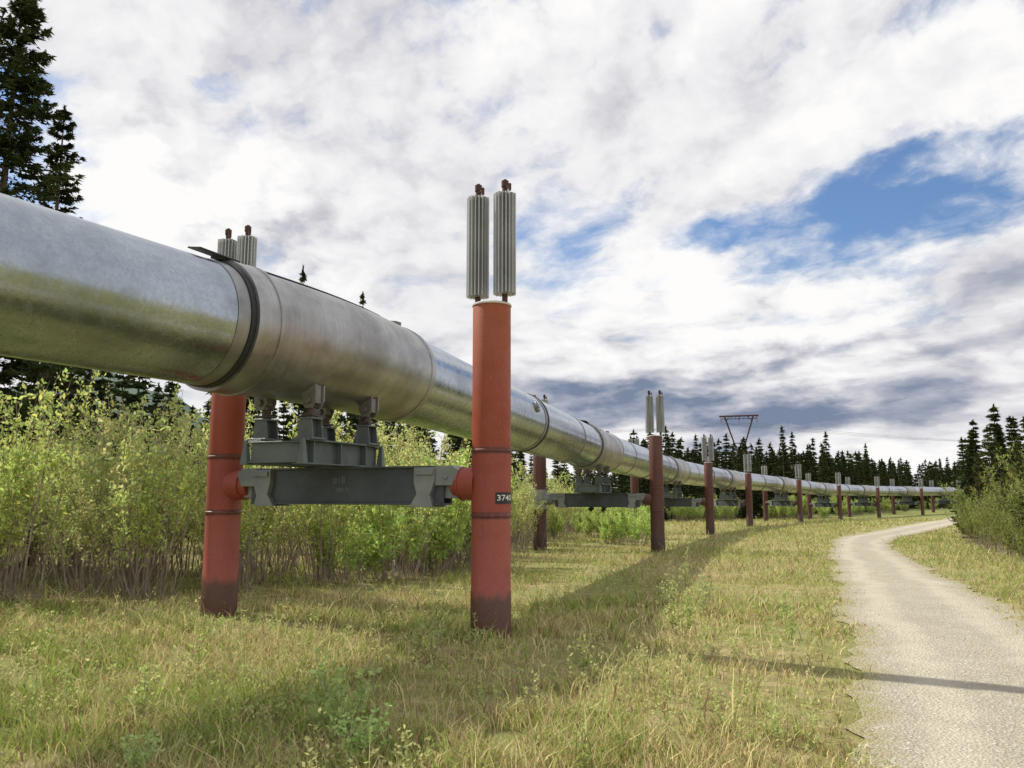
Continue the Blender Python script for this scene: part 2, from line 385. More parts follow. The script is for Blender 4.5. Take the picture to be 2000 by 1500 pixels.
# ---- crossbeam
mb=MB();zt,zb=1.935,1.47;hl=1.60
mb.box((0,0,zt-.0125),(2*hl-.1,.30,.025));mb.box((0,0,zb+.0125),(2*hl-.35,.30,.025));mb.box((0,-.10,(zt+zb)/2),(2*hl-.3,.02,zt-zb-.046));mb.box((0,.10,(zt+zb)/2),(2*hl-.3,.02,zt-zb-.046))
BEAM=mb.mesh('beam',M_beamD,bevel=.004)
def clampmesh():
    mb=MB()
    poly=[(1.02,1.445),(1.34,1.445),(1.30,1.58),(1.36,1.74),(1.36,1.915),(1.08,1.915),(1.08,1.74),(1.12,1.6)]
    mb.prism(poly,-.19,.19)
    mb.prism([(1.355,1.70),(1.60,1.70),(1.66,1.78),(1.66,1.88),(1.58,1.93),(1.355,1.93)],-.16,.16)
    mb.box((1.23,-.2,1.86),(.24,.03,.07));mb.box((1.23,.2,1.86),(.24,.03,.07))
    mb.cyl((1.5,-.18,1.80),(1.5,-.15,1.80),.03,.03,10)
    mb.box((1.52,0,1.63),(.2,.14,.16))
    return mb.mesh('clamp',M_clamp,bevel=.006)
mbc=clampmesh()
# ---- shoe
mb=MB();zs0,zs1=1.945,2.24
for x in(-.33,.33):
    for z in(zs0+.01,zs1-.01):mb.box((x,-.22,z),(.2,1.6,.02))
    mb.box((x,-.22,(zs0+zs1)/2),(.02,1.6,zs1-zs0-.037))
    for y in(-.85,-.3,.25):mb.box((x,y,(zs0+zs1)/2),(.18,.016,zs1-zs0-.037))
for y in(-1.03,.59):
    mb.box((0,y,(zs0+zs1)/2),(.70,.02,zs1-zs0-.05));mb.box((0,y,zs1-.035),(.80,.10,.018));mb.box((0,y,zs0+.03),(.80,.10,.018))
    for x in (-.41,.41):mb.box((x,y+(-.03 if y<0 else .03),(zs0+zs1)/2),(.10,.09,zs1-zs0),top=.4)
SHOE=mb.mesh('shoe',M_beam,bevel=.003)
mb=MB();mb.box((0,0,2.252),(.26,.28,.024))
for y in(-.095,.095):mb.box((0,y,2.375),(.23,.018,.225),top=.75)
mb.box((0,0,2.375),(.02,.18,.225));mb.box((0,0,2.49),(.20,.23,.022))
POST=mb.mesh('post',M_beam,bevel=.003)
mb=MB();mb.cyl((0,0,2.49),(0,0,2.62),.06,.055,16);mb.box((0,0,2.53),(.16,.16,.025))
PAD=mb.mesh('pad',M_pad,.6)
def lug():
    mb=MB()
    mb.box((0,0,.03),(.14,.12,.22))
    for y in(-.08,.08):
        mb.prism([(-.05,-.14),(.05,-.14),(.10,-.05),(.10,.14),(-.10,.14),(-.10,-.05)],y-.012,y+.012)
    mb.cyl((0,-.12,-.05),(0,.12,-.05),.03,.03,14);mb.cyl((0,-.13,-.05),(0,-.093,-.05),.045,.045,6)
    return mb.mesh('lug',M_lug,bevel=.003)
LUG=lug()
def text_mesh(body,size,mt=M_white):
    cu=bpy.data.curves.new('txt','FONT');cu.body=body;cu.size=size;cu.align_x='CENTER';cu.align_y='CENTER';cu.resolution_u=3;cu.offset=size*.006
    o=bpy.data.objects.new('txt',cu);COL.objects.link(o)
    dg=bpy.context.evaluated_depsgraph_get();me=bpy.data.meshes.new_from_object(o.evaluated_get(dg))
    bpy.data.objects.remove(o);me.name='lettering'
    me.materials.clear();me.materials.append(mt)
    return me
for bi,((c,N,off)) in enumerate(BC):
    N=Vector((N[0],N[1],0)).normalized();g=float(gz(c[1]));ang=math.atan2(N.y,N.x);c3=Vector((c[0],c[1],g))
    for sgn in(1,-1):
        p=c3+N*sgn*2.02
        kind=0 if bi==0 else(2 if(bi==1 and sgn==-1)else 1)
        lab={0:'red painted steel support post with two finned radiators on top',1:'brown rusty steel support post with finned radiators on top',2:'rusty steel support post with pale zinc middle section'}[kind]
        a=ang+(math.pi if sgn==1 else 0)
        po=new('support_post',PILE[kind],loc=(p.x,p.y,g),rot=(0,0,a),label=lab,category='support post',group='steel posts carrying the pipeline')
        new('post_cap',CAP,parent=po)
        new('beam_socket',STUB[kind],parent=po)
        for q in(-.18,.18):
            o=new('radiator',RAD,parent=po,loc=(q,.02,0))
            new('cooling_tube',ROD,parent=o,rot=(0,0,(0 if sgn==-1 else math.pi)))
        if bi==0 and sgn==1:
            view=math.atan2(-p.y,-p.x)
            a0=view+math.radians(12);a1=view+math.radians(84)
            z0,z1=1.49,1.62;rr=r+.010;P=[];F=[];n=24
            for i in range(n+1):
                tt=a0+(a1-a0)*i/n-a
                for (rad,z) in((rr,z0),(rr,z1),(rr-.004,z1),(rr-.004,z0)):P.append((rad*math.cos(tt),rad*math.sin(tt),z))
            for i in range(n):
                for k in range(4):F.append((4*i+k,4*(i+1)+k,4*(i+1)+(k+1)%4,4*i+(k+1)%4))
            F+=[(0,1,2,3),(4*n+3,4*n+2,4*n+1,4*n)]
            mb=MB();mb.add(P,F);pl=new('number_plate',mb.mesh('plate',M_black),parent=po,label='black number plate reading 3740')
            me=text_mesh('3740',.092)
            w=math.radians(54)*rr
            xs_=[v.co.x for v in me.vertices];sc_=w/(max(xs_)-min(xs_));xm=(max(xs_)+min(xs_))/2
            for v in me.vertices:
                th=view+math.radians(43)+(v.co.x-xm)*sc_/rr-a;z=(z0+z1)/2+v.co.y*1.0
                v.co=((rr+.003)*math.cos(th),(rr+.003)*math.sin(th),z)
            new('lettering',me,parent=pl)
    bo=new('crossbeam',BEAM,loc=c3,rot=(0,0,ang),label='dark grey steel crossbeam bolted between two posts',category='steel beam',group='crossbeams under the pipeline')
    new('end_clamp',mbc,parent=bo);new('end_clamp',mbc,parent=bo,rot=(0,0,math.pi))
    if bi==0:
        for body,sz,x,z in(('#18',.12,.0,1.77),('N8175',.07,.06,1.65)):
            me=text_mesh(body,sz,mt=M_chalk)
            new('lettering',me,parent=bo,loc=(x-.05,-.1125,z),rot=(math.pi/2,0,0))
    s=d[bi+1];tt=Vector(Tan(s));ta=math.atan2(tt.y,tt.x)-math.pi/2;pc=Cat(s)
    so=new('pipe_shoe',SHOE,loc=(pc[0],pc[1],g),rot=(0,0,ta),label='grey green steel sliding shoe between pipe and crossbeam',category='pipe support',group='sliding shoes under the pipeline')
    for x in(-.33,.33):
        for y in(-.82,.38):
            new('shoe_leg',POST,parent=so,loc=(x,y,0));new('bearing_pad',PAD,parent=so,loc=(x,y,0))
            zc=3.43-math.sqrt(.74**2-x*x)
            new('clamp_lug',LUG,parent=so,loc=(x*1.08,y,zc-.02))

# ---------------------------------------------------------------- trees
def needles(P,D,ts,cols):
    n=len(P);rv=rng.normal(size=(n,3));side=np.cross(D,rv);side/=np.linalg.norm(side,axis=1)[:,None]+1e-6
    l=ts*(.6+.8*rng.random(n))[:,None];w=l*.22
    A=P-side*w-D*l*.35;B=P+side*w-D*l*.35;T=P+D*l*.8
    V=np.stack([A,B,T],1).reshape(-1,3);F=np.arange(3*n).reshape(-1,3)
    return V,F,np.repeat(cols,3,0)
def spruce(seed,H,R,nwh,nbr,nt,ts,powr=.8,z0f=.04,green=(.03,.052,.018),rag=.6,arr=False):
    r0=np.random.default_rng(seed);Ps=[];Ds=[];Cs=[]
    mbt=MB();lean=r0.normal(size=2)*.012*H
    zs=[0,.3,.6,.85,1.0]
    for a,b in zip(zs[:-1],zs[1:]):
        mbt.cyl((lean[0]*a,lean[1]*a,a*H-(.15 if a==0 else 0)),(lean[0]*b,lean[1]*b,b*H),.013*H*(1-a)+.008,.013*H*(1-b)+.008,8,cap=False)
    for i in range(nwh):
        f=z0f+(1-z0f)*((i+r0.random()*.8)/nwh);f=min(f,.995)
        z=f*H;amp=1.15-rag*.6+rag*r0.random()
        for j in range(nbr):
            az=r0.random()*2*math.pi;lk=r0.random()
            L=(R*(1-f)**powr*amp*((1-rag*.75)+rag*lk)+.05*R)
            if f<.15:L*=.6+.4*f/.15
            k=max(4,int(nt*(.3+.7*L/R)))
            s=np.minimum(.12+.9*np.sqrt(r0.random(k)),1.0)
            dr=np.array([math.cos(az),math.sin(az),0]);sd=np.array([-dr[1],dr[0],0])
            droop=-.42*(1-f)+.25*f**3
            x=s*L;zz=z+droop*x+.22*L*s**2.5
            lat=r0.normal(size=k)*(.16*L*(1.1-s)+.03)
            P=dr*x[:,None]+sd*lat[:,None];P[:,2]=zz-np.abs(lat)*.35-r0.random(k)*.05*R
            P[:,0]+=lean[0]*f;P[:,1]+=lean[1]*f
            D=dr*(.7)+sd*np.sign(lat)[:,None]*.8+r0.normal(size=(k,3))*.35;D[:,2]-=.25
            D/=np.linalg.norm(D,axis=1)[:,None]
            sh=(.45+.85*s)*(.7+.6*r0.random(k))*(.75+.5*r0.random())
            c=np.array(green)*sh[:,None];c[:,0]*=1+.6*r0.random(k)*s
            Ps.append(P);Ds.append(D);Cs.append(c)
            if j%2==0:
                mbt.cyl((lean[0]*f,lean[1]*f,z),tuple(np.array([lean[0]*f,lean[1]*f,z])+dr*L*.8+np.array([0,0,droop*L*.8+.1*L])),.006+.006*R*(1-f),.003,4,cap=False)
    k=max(10,nt);P=np.zeros((k,3));P[:,2]=H*(1-.03*r0.random(k));P[:,0]=lean[0];P[:,1]=lean[1];D=r0.normal(size=(k,3))*.4;D[:,2]+=1;D/=np.linalg.norm(D,axis=1)[:,None]
    Ps.append(P);Ds.append(D);Cs.append(np.tile(np.array(green),(k,1)))
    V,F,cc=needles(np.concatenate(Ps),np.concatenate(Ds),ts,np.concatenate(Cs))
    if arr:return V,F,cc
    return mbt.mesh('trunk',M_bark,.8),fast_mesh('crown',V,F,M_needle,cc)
def put_tree(ms,x,y,sc,rot,label,grp,sxy=None):
    e=new('spruce_tree',None,loc=(x,y,float(gz(y))),rot=(0,0,rot),scale=(sxy or sc,sxy or sc,sc),label=label,category='tree',group=grp)
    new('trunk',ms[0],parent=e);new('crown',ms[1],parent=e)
G1='spruces behind the pipeline'
big1=spruce(1,13.4,1.55,62,9,92,.13,.5,rag=.8,green=(.036,.056,.022))
big2=spruce(2,11.9,.95,60,8,60,.12,.55,rag=.7,green=(.036,.056,.022))
put_tree(big1,-11.4,17,1,0,'tall dark spruce with ragged drooping branches',G1)
put_tree(big2,-11.85,20,1,0,'narrow dark spruce beside a taller one',G1)
put_tree(big2,-15.2,19.5,1.1,2,'tall dark spruce with ragged drooping branches',G1)
mids=[spruce(10+i,8.0,1.25*(.8+.12*i),38,8,24,.2,.7+.1*i,rag=.75) for i in range(4)]
yng=[spruce(16+i,8.0,1.35,32,7,24,.2,.8,rag=.85,green=(.06,.085,.028)) for i in range(2)]
fars=[spruce(20+i,10.0,.95+.16*i,34,6,12,.36,.75+.12*i,green=(.032,.052,.02),rag=.7) for i in range(6)]
put_tree(mids[3],-10.6,9.6,1.05,1,'dark green spruce in the wood',G1)
put_tree(mids[2],-12.2,11.2,1.2,2,'dark green spruce in the wood',G1)
put_tree(mids[3],-9.6,8.2,.8,4,'dark green spruce in the wood',G1)
rr=random.Random(5)
CU=[-.75,-.64,-.40,-.24,-.1,0,.13,.3];CF=[.44,.40,.29,.235,.165,.12,.06,.04]
for k in range(89):
    y=rr.uniform(26,62);uu=rr.uniform(-.72,.0);x=uu*y
    hmax=float(np.interp(uu,CU,CF))*y+1.6-float(gz(y))
    h=min(rr.uniform(5.5,9.5),hmax*.97)
    put_tree(mids[k%4],x,y,h/8,rr.uniform(0,6),'dark green spruce in the wood',G1,sxy=max(h/8,.8))
put_tree(mids[1],-10.7,40,1.70,1,'tall thin spruce tip above the pipe',G1,sxy=.8)
put_tree(mids[2],-8.0,42,1.60,3,'tall thin spruce tip above the pipe',G1,sxy=.9)
for k in range(26):
    y=rr.uniform(70,110);uu=rr.uniform(-.08,.16);x=uu*y
    hmax=float(np.interp(uu,CU,CF))*y+1.6-float(gz(y))+.5
    put_tree(fars[k%6],x,y,min(rr.uniform(6,9),hmax)/10,rr.uniform(0,6),'slim dark spruce in the wood',G1,sxy=.75)
G2='slender spruces along the horizon'
for k in range(155):
    uu=rr.uniform(.15,.60);y0=58/(1-1.2*uu)+6
    y=y0+rr.random()**1.5*40;x=uu*y
    h=rr.uniform(.76,1.22)
    if rr.random()<.15:h*=1.15
    if uu>.45:h*=.85
    if uu<.3:h*=1.08
    put_tree(fars[k%6],x,y,h*(y/150)**.5,rr.uniform(0,6),'slender dark spruce in the tree line',G2,sxy=h*.95)
arrs=[spruce(30+i,9.0,1.25,26,5,9,.5,.8,green=(.03,.048,.02),arr=True) for i in range(3)]
Vs=[];Fs=[];Cs=[];n0=0
for k in range(500):
    if k<60: uu=rr.uniform(-.7,.02);y=rr.uniform(64,85);hm=float(np.interp(uu,CU,CF))*y+2.2;h=min(rr.uniform(6,10),hm)/9
    else:
        uu=rr.uniform(.02,.62);y=58/(1-1.15*min(uu,.6))+25+rr.random()*60;h=rr.uniform(.8,1.25)*(y/150)**.5
        if uu<.14:h*=.7
        if uu>.45:h*=.85
    V,F,c=arrs[k%3];a=rr.uniform(0,6);ca,sa=math.cos(a),math.sin(a)
    v=V*np.array([1.15*h,1.15*h,h]);v=np.stack([v[:,0]*ca-v[:,1]*sa+uu*y,v[:,0]*sa+v[:,1]*ca+y,v[:,2]+gz(y)],-1)
    Vs.append(v);Fs.append(F+n0);Cs.append(c*rr.uniform(.8,1.3));n0+=len(v)
new('distant_forest',fast_mesh('forest',np.concatenate(Vs),np.concatenate(Fs),M_needle,np.concatenate(Cs)),kind='stuff',label='dense dark spruce forest belt along the horizon')
G3='spruces beside the track'
for i_,(x,y,h) in enumerate(((21.3,37,.68),(22.9,38,.78),(25.4,40.5,.75),(23.8,36,.66),(20.4,33.5,.5),(25.2,37.5,.85),(21.9,33,.6),(27,43,.78),(24.6,34.5,.74),(28.5,47,.78),(30.5,50,.8),(20.2,29.5,.6),(19.3,30.5,.5),(25.4,45,.66),(24.1,42,.64),(26.6,46.5,.74),(22.4,39.5,.6),(18.9,32.6,.45),(17.2,27.4,.45),(23.0,35,.66),(21.0,35.3,.62),(17.6,26.3,.6),(16.3,25.2,.42),(18.3,28.6,.58),(18.9,28.4,.7),(15.3,23.4,.48),(14.6,22.2,.36))):
    put_tree(yng[i_%2] if y<36 else mids[i_%4],x,y,h,x,'young green spruce beside the gravel track',G3,sxy=h*1.15)

# ---------------------------------------------------------------- shrubs
def curve_tubes(mb,p0,p1,p2,r0,r1,seg=5,n=4):
    prev=None
    for i in range(seg+1):
        t=i/seg;p=(1-t)**2*p0+2*t*(1-t)*p1+t*t*p2
        if prev is not None: mb.cyl(tuple(prev),tuple(p),r0+(r1-r0)*(i-1)/seg,r0+(r1-r0)*i/seg,n,cap=False)
        prev=p
def leaves(P,D,l,asp,cols,r0,bend=.15):
    n=len(P);rv=r0.normal(size=(n,3));side=np.cross(D,rv);side/=np.linalg.norm(side,axis=1)[:,None]+1e-6
    nn=np.cross(D,side)
    l=(l*(.6+.8*r0.random(n)))[:,None];w=l*asp
    A=P;B=P+D*l*.45+side*w-nn*l*bend*.3;C_=P+D*l;E=P+D*l*.45-side*w-nn*l*bend*.3
    V=np.stack([A,B,C_,E],1).reshape(-1,3);i=np.arange(n)*4
    F=np.stack([np.stack([i,i+1,i+2],-1),np.stack([i,i+2,i+3],-1)],1).reshape(-1,3)
    return V,F,np.repeat(cols,4,0)
def willow(seed,H,nst,nl,spread=.32,ll=.075,col=(.20,.27,.055),lo=.32,asp=.2):
    r0=np.random.default_rng(seed);mb=MB();P=[];D=[];Cc=[]
    for i in range(nst):
        az=r0.random()*6.283;b0=np.array([math.cos(az),math.sin(az),0])*r0.random()*.4
        h=H*(.4+.6*r0.random());sp=spread*H*r0.random()**.7
        tip=b0+np.array([math.cos(az)*sp,math.sin(az)*sp,h]);mid=b0*1.1+np.array([math.cos(az)*sp*.25,math.sin(az)*sp*.25,h*.55])+r0.normal(size=3)*.14
        b0[2]=-.05
        curve_tubes(mb,b0,mid,tip,.010+.006*r0.random(),.003,6)
        q=lambda t:(1-t)**2*b0+2*t*(1-t)*mid+t*t*tip
        segs=[(b0,mid,tip,.4)]
        for k in range(8):
            t0=.2+.7*r0.random();s=q(t0);a2=r0.random()*6.283;ln=H*(.08+.15*r0.random())
            e=s+np.array([math.cos(a2)*ln*.55,math.sin(a2)*ln*.55,ln*.85]);m2=(s+e)/2+r0.normal(size=3)*.04
            curve_tubes(mb,s,m2,e,.0045,.002,3,3);segs.append((s,m2,e,.0))
        tot=nl//nst
        for (a,m_,e,st) in segs:
            k=tot//len(segs)
            t=(st+(1-st)*r0.random(k))[:,None]
            p=(1-t)**2*a+2*t*(1-t)*m_+t*t*e+r0.normal(size=(k,3))*.03
            keep=p[:,2]>lo*H*(.5+.9*r0.random(k));p=p[keep];k=len(p)
            dd=r0.normal(size=(k,3))*.8;dd[:,2]+=.7;dd/=np.linalg.norm(dd,axis=1)[:,None]
            P.append(p);D.append(dd)
            cl=.8+.4*r0.random()
            c=np.array(col)*(cl*(.75+.5*r0.random(k)))[:,None];c[:,0]*=(.85+.35*r0.random(k));Cc.append(c)
    V,F,cc=leaves(np.concatenate(P),np.concatenate(D),ll,asp,np.minimum(np.concatenate(Cc),.85),r0)
    for i in range(nst*2):
        az=r0.random()*6.283;b0=np.array([math.cos(az),math.sin(az),0])*r0.random()*.8
        e=b0+np.array([r0.normal()*.3,r0.normal()*.3,H*(.15+.35*r0.random())]);curve_tubes(mb,b0,(b0+e)/2+r0.normal(size=3)*.05,e,.005,.0015,2,3)
    return mb.mesh('branches',M_twig,1.0),fast_mesh('foliage',V,F,M_leaf,cc)
W=[willow(40+i,3.15,[12,14,11,12,12,15][i],[3100,3700,2800,3300,3000,3800][i],ll=.066,col=[(.60,.66,.26),(.54,.62,.21),(.62,.66,.29),(.56,.63,.23),(.59,.64,.27),(.51,.60,.19)][i],asp=.26,lo=.26) for i in range(6)]
WD=[willow(60+i,2.8,14,3400,col=(.27,.32,.09),lo=.12,spread=.42,asp=.26) for i in range(2)]
WG=[willow(70+i,1.7,14,3800,col=(.48,.60,.19),lo=.1,spread=.42,ll=.075,asp=.25) for i in range(2)]
def put_shrub(ms,x,y,s,rot,label,grp,sz=None):
    e=new('willow_shrub',None,loc=(x,y,float(gz(y))),rot=(0,0,rot),scale=(s,s,sz or s),label=label,category='shrub',group=grp)
    new('branches',ms[0],parent=e);new('foliage',ms[1],parent=e)
fx=[-14,-7.5,-4.8,-3.9,-1.9,-1.0,-.6,.0];fy=[11.6,11.6,12.3,14.0,17.0,19,24,29]
G4='willow thicket beside the pipeline'
LW='pale green willow shrub with thin brown stems'
for row in range(5):
    x=-13.5+row*.3
    while x<-.7:
        yb=float(np.interp(x,fx,fy))+.5+row*1.4+rr.uniform(-.5,.6)
        sc=rr.uniform(.72,1.14)*(1.04 if x<-5 else 1.08)+row*.05
        xx=x+rr.uniform(-.4,.4)-row*.35
        put_shrub(W[rr.randrange(6)],xx,yb,sc,rr.uniform(0,6),LW,G4)
        x+=1.0 if row<3 else 1.4
for k in range(34):
    y=rr.uniform(18,48);x=(-.9+(y-20)*.16)-rr.random()**1.2*5
    put_shrub(W[rr.randrange(6)],x,y,rr.uniform(.9,1.15),rr.uniform(0,6),LW,G4)
for k in range(20):
    y=rr.uniform(31,50);x=rr.uniform(.03,.165)*y
    put_shrub(WG[k%2],x,y,rr.uniform(.7,1.1),rr.uniform(0,6),'low leafy green shrub',G4)
for (x,y,s) in((-3.2,15.4,.9),(-2.4,16.2,1.2),(-1.6,17.6,1.4),(-1.9,18.8,1.6),(-.7,19.6,1.4)):
    put_shrub(WG[int(x*10)%2],x,y,s,x,'low leafy green shrub',G4)
for k in range(40):
    uu=rr.uniform(.2,.56);y=56/(1-1.2*uu)+rr.uniform(0,5);put_shrub(WG[k%2],uu*y,y,rr.uniform(.9,1.7),rr.uniform(0,6),'low leafy green shrub','low shrubs behind the far posts')
for (x,y,s) in((15.5,22.5,1.15),(14.2,21.2,.8),(16.3,24.6,1.25),(17.2,26.5,1.25),(16.7,22.4,1.4),(18.2,28.2,1.1),(18.5,25.6,1.4),(19.2,30.5,1.0),(17.8,23.5,1.4),(14.9,19.6,1.2),(16.2,19.2,1.3),(20.5,31.6,1.1),(13.0,18.4,.8),(15.9,27.0,.7),(14.6,24.0,.75),(17.0,29.2,.8),(14.0,18.0,1.2),(18.4,32.0,.9),(12.3,16.6,.95),(21,34,1.0),(23,40,1.0),(20,35.5,.8),(13.0,20.4,.5)):
    put_shrub(WD[int(x*10)%2],x,y,s,x,'loose olive green shrub with bare twigs','shrubs beside the track')
def herb(seed,H,nst,nl,ll=.055,asp=.3,col=(.17,.30,.05),spread=.5):
    r0=np.random.default_rng(seed);mb=MB();P=[];D=[];Cc=[]
    for i in range(nst):
        az=r0.random()*6.283;sp=spread*H*r0.random()**.6;h=H*(.3+.7*r0.random())
        b0=np.array([r0.normal()*.04,r0.normal()*.04,-.02]);tip=np.array([math.cos(az)*sp,math.sin(az)*sp,h]);mid=(b0+tip)/2+np.array([-math.cos(az)*sp*.15,-math.sin(az)*sp*.15,.05*h])
        curve_tubes(mb,b0,mid,tip,.0035,.0015,4,3)
        k=nl//nst;t=(.25+.75*r0.random(k))[:,None]
        P.append((1-t)**2*b0+2*t*(1-t)*mid+t*t*tip);dd=r0.normal(size=(k,3));dd[:,2]=.25+.5*np.abs(dd[:,2]);dd/=np.linalg.norm(dd,axis=1)[:,None];D.append(dd)
        c=np.array(col)*(.7+.6*r0.random(k))[:,None];Cc.append(c)
    V,F,cc=leaves(np.concatenate(P),np.concatenate(D),ll,asp,np.minimum(np.concatenate(Cc),.85),r0)
    return mb.mesh('stems',M_twig,1.0),fast_mesh('foliage',V,F,M_leaf,cc)
HB=[herb(80,.6,28,800,.050,.32,(.50,.64,.25),.5),herb(81,.45,9,170,.05,.25,(.48,.56,.2),.35),herb(82,.6,6,150,.045,.2,(.46,.5,.22),.25)]
def put_herb(k,x,y,s,lab):
    e=new('leafy_plant',None,loc=(x,y,float(gz(y))),rot=(0,0,x*7),scale=(s,s,s),label=lab,category='plant',group='leafy plants in the grass')
    new('stems',HB[k][0],parent=e);new('foliage',HB[k][1],parent=e)
put_herb(0,-1.12,5.35,1.0,'bushy bright green leafy plant in dry grass')
for (k,x,y,s) in((0,-2.1,4.75,.5),(0,-.9,5.05,.6),(1,-2.6,5.9,.9),(2,-.75,7.9,1.0),(1,-.9,8.1,.9),(1,2.2,10.3,1.0),(2,2.5,10.8,1.2),(1,3.4,10.2,.9),(1,3.1,9.2,.7),(2,2.9,12,1.1),(1,-3.4,4.9,.9),(1,.4,4.8,.7),(1,.6,7.3,.8),(2,1.0,6.8,.6),(1,-2.9,7.6,.7),(2,-.35,8.0,.8),(1,1.7,5.4,.6),(1,-1.6,7.2,.6),(0,-4.2,6.6,.4),(2,2.2,11.5,1.1),(1,-3.3,8.9,.7),(1,1.9,9.4,1.1),(2,2.4,12.2,1.1),(2,3.0,14,1.3)):
    put_herb(k,x,y,s,'small slender green plant in dry grass')

# ---------------------------------------------------------------- grass
def grass(n,ymin,ymax,bent):
    u_=rng.random(n);y=ymin*(ymax/ymin)**u_;x=(rng.random(n)*2-1)*(.74*y+1.2)
    L=pathL(y);R=pathR(y)
    dE=np.minimum(x-L,R-x)+ (vnoise(x,y,.3)-.5)*.3
    keep=(dE<.0)|((dE<.3)&(rng.random(n)<.3))|((dE<.6)&(rng.random(n)<.03))
    cl=vnoise(x,y,.35)*.6+vnoise(x,y,.12)*.4
    keep&=(cl>.26+.28*rng.random(n))
    bare=vnoise(x+31,y,1.6)*.7+vnoise(x,y+11,.5)*.3;keep&=~((bare>.60)&(rng.random(n)<.8))
    x=x[keep];y=y[keep];cl=cl[keep];n=len(x);L=pathL(y);R=pathR(y)
    green=np.clip((vnoise(x+7,y+3,2.2)-.38)*2.2+(vnoise(x,y+50,.6)-.5)*1.3,0,1)
    green=np.where(x<-1,np.clip(green+.12,0,1),green)
    green=np.where(x>R,np.clip(green+.5,0,1),green);green=np.where(y>25,np.clip(green+.3,0,1),green)
    green=np.where((x<L)&(x>L-2.6)&(y<16),green*.5,green)
    isg=rng.random(n)<(.18+.65*green)
    straw=np.array([.68,.59,.31]);gr=np.array([.37,.45,.12]);br=np.array([.40,.27,.16])
    c=np.where(isg[:,None],gr,straw);isb=rng.random(n)<.12;c=np.where(isb[:,None],br,c)
    c=c*(.6+.6*rng.random(n))[:,None]
    h=(.03+.105*rng.random(n)**1.8)*(.7+.8*cl)*(1+.014*y);tall=rng.random(n)<.035;h=np.where(tall,h*2.2,h)
    near=np.maximum(L-x,x-R);h*=np.clip(.5+near*.7,.35,1)
    w=(.002+.0005*y)*(.7+.6*rng.random(n))
    az=rng.random(n)*6.283;la=rng.random(n)*6.283;ln=h*(.2+1.1*rng.random(n))
    z=gz(y)
    sx=np.cos(az)*w;sy=np.sin(az)*w;lx=np.cos(la)*ln;ly=np.sin(la)*ln
    if bent:
        A=np.stack([x-sx,y-sy,z-.01],-1);B=np.stack([x+sx,y+sy,z-.01],-1)
        C1=np.stack([x-sx*.8+lx*.3,y-sy*.8+ly*.3,z+h*.6],-1);D1=np.stack([x+sx*.8+lx*.3,y+sy*.8+ly*.3,z+h*.6],-1)
        T=np.stack([x+lx,y+ly,z+h],-1)
        V=np.stack([A,B,C1,D1,T],1).reshape(-1,3);i=np.arange(n)*5
        F=np.stack([np.stack([i,i+1,i+3],-1),np.stack([i,i+3,i+2],-1),np.stack([i+2,i+3,i+4],-1)],1).reshape(-1,3);k=5
    else:
        A=np.stack([x-sx,y-sy,z-.01],-1);B=np.stack([x+sx,y+sy,z-.01],-1);T=np.stack([x+lx,y+ly,z+h],-1)
        V=np.stack([A,B,T],1).reshape(-1,3);F=np.arange(3*n).reshape(-1,3);k=3
    return V,F,np.repeat(c,k,0)
V,F,cc=grass(320000,3.0,12,True)
new('grass',fast_mesh('grass_near',V,F,M_grass,cc),kind='stuff',label='dry straw and green grass beside the track')
V,F,cc=grass(250000,12,95,False)
new('meadow_grass',fast_mesh('grass_far',V,F,M_grass,cc),kind='stuff',label='rough grass along the pipeline corridor')
nW=4600;y=3.2*(40/3.2)**rng.random(nW);x=(rng.random(nW)*2-1)*(.72*y+1)
k=((x<pathL(y)-.1)|(x>pathR(y)+.1))&(vnoise(x+3,y+9,1.1)>.35);x=x[k];y=y[k];P=[];D=[];Cc=[];Vs=[];Fs=[];n0=0
for a,b_ in zip(x,y):
    h=rng.uniform(.05,.18)*(1+.02*b_) if rng.random()<.7 else rng.uniform(.16,.42)*(1+.01*b_);m_=rng.integers(10,26);t=rng.random(m_)*.85+.15
    ln=rng.normal(size=2)*.25*h
    p=np.stack([a+ln[0]*t+rng.normal(size=m_)*.02,b_+ln[1]*t+rng.normal(size=m_)*.02,gz(b_)+h*t],-1);dd=rng.normal(size=(m_,3));dd[:,2]=.3+abs(dd[:,2])*.4;dd/=np.linalg.norm(dd,axis=1)[:,None]
    P.append(p);D.append(dd);g_=rng.random()
    Cc.append((np.array([.42,.52,.18])*g_+np.array([.60,.58,.28])*(1-g_))*(.75+.5*rng.random(m_))[:,None])
    zb=float(gz(b_));w=.0025
    Vs+= [(a-w,b_,zb),(a+w,b_,zb),(a+ln[0],b_+ln[1],zb+h)];Fs.append((n0,n0+1,n0+2));n0+=3
V,F,cc=leaves(np.concatenate(P),np.concatenate(D),.034,.26,np.minimum(np.concatenate(Cc),.85),rng)
Vs=np.array(Vs);V2=np.concatenate([V,Vs]);F2=np.concatenate([F,np.array(Fs)+len(V)]);c2=np.concatenate([cc,np.tile([.3,.26,.12],(len(Vs),1))])
new('weeds',fast_mesh('weeds',V2,F2,M_leaf,c2),kind='stuff',label='thin leafy weeds scattered through the grass')

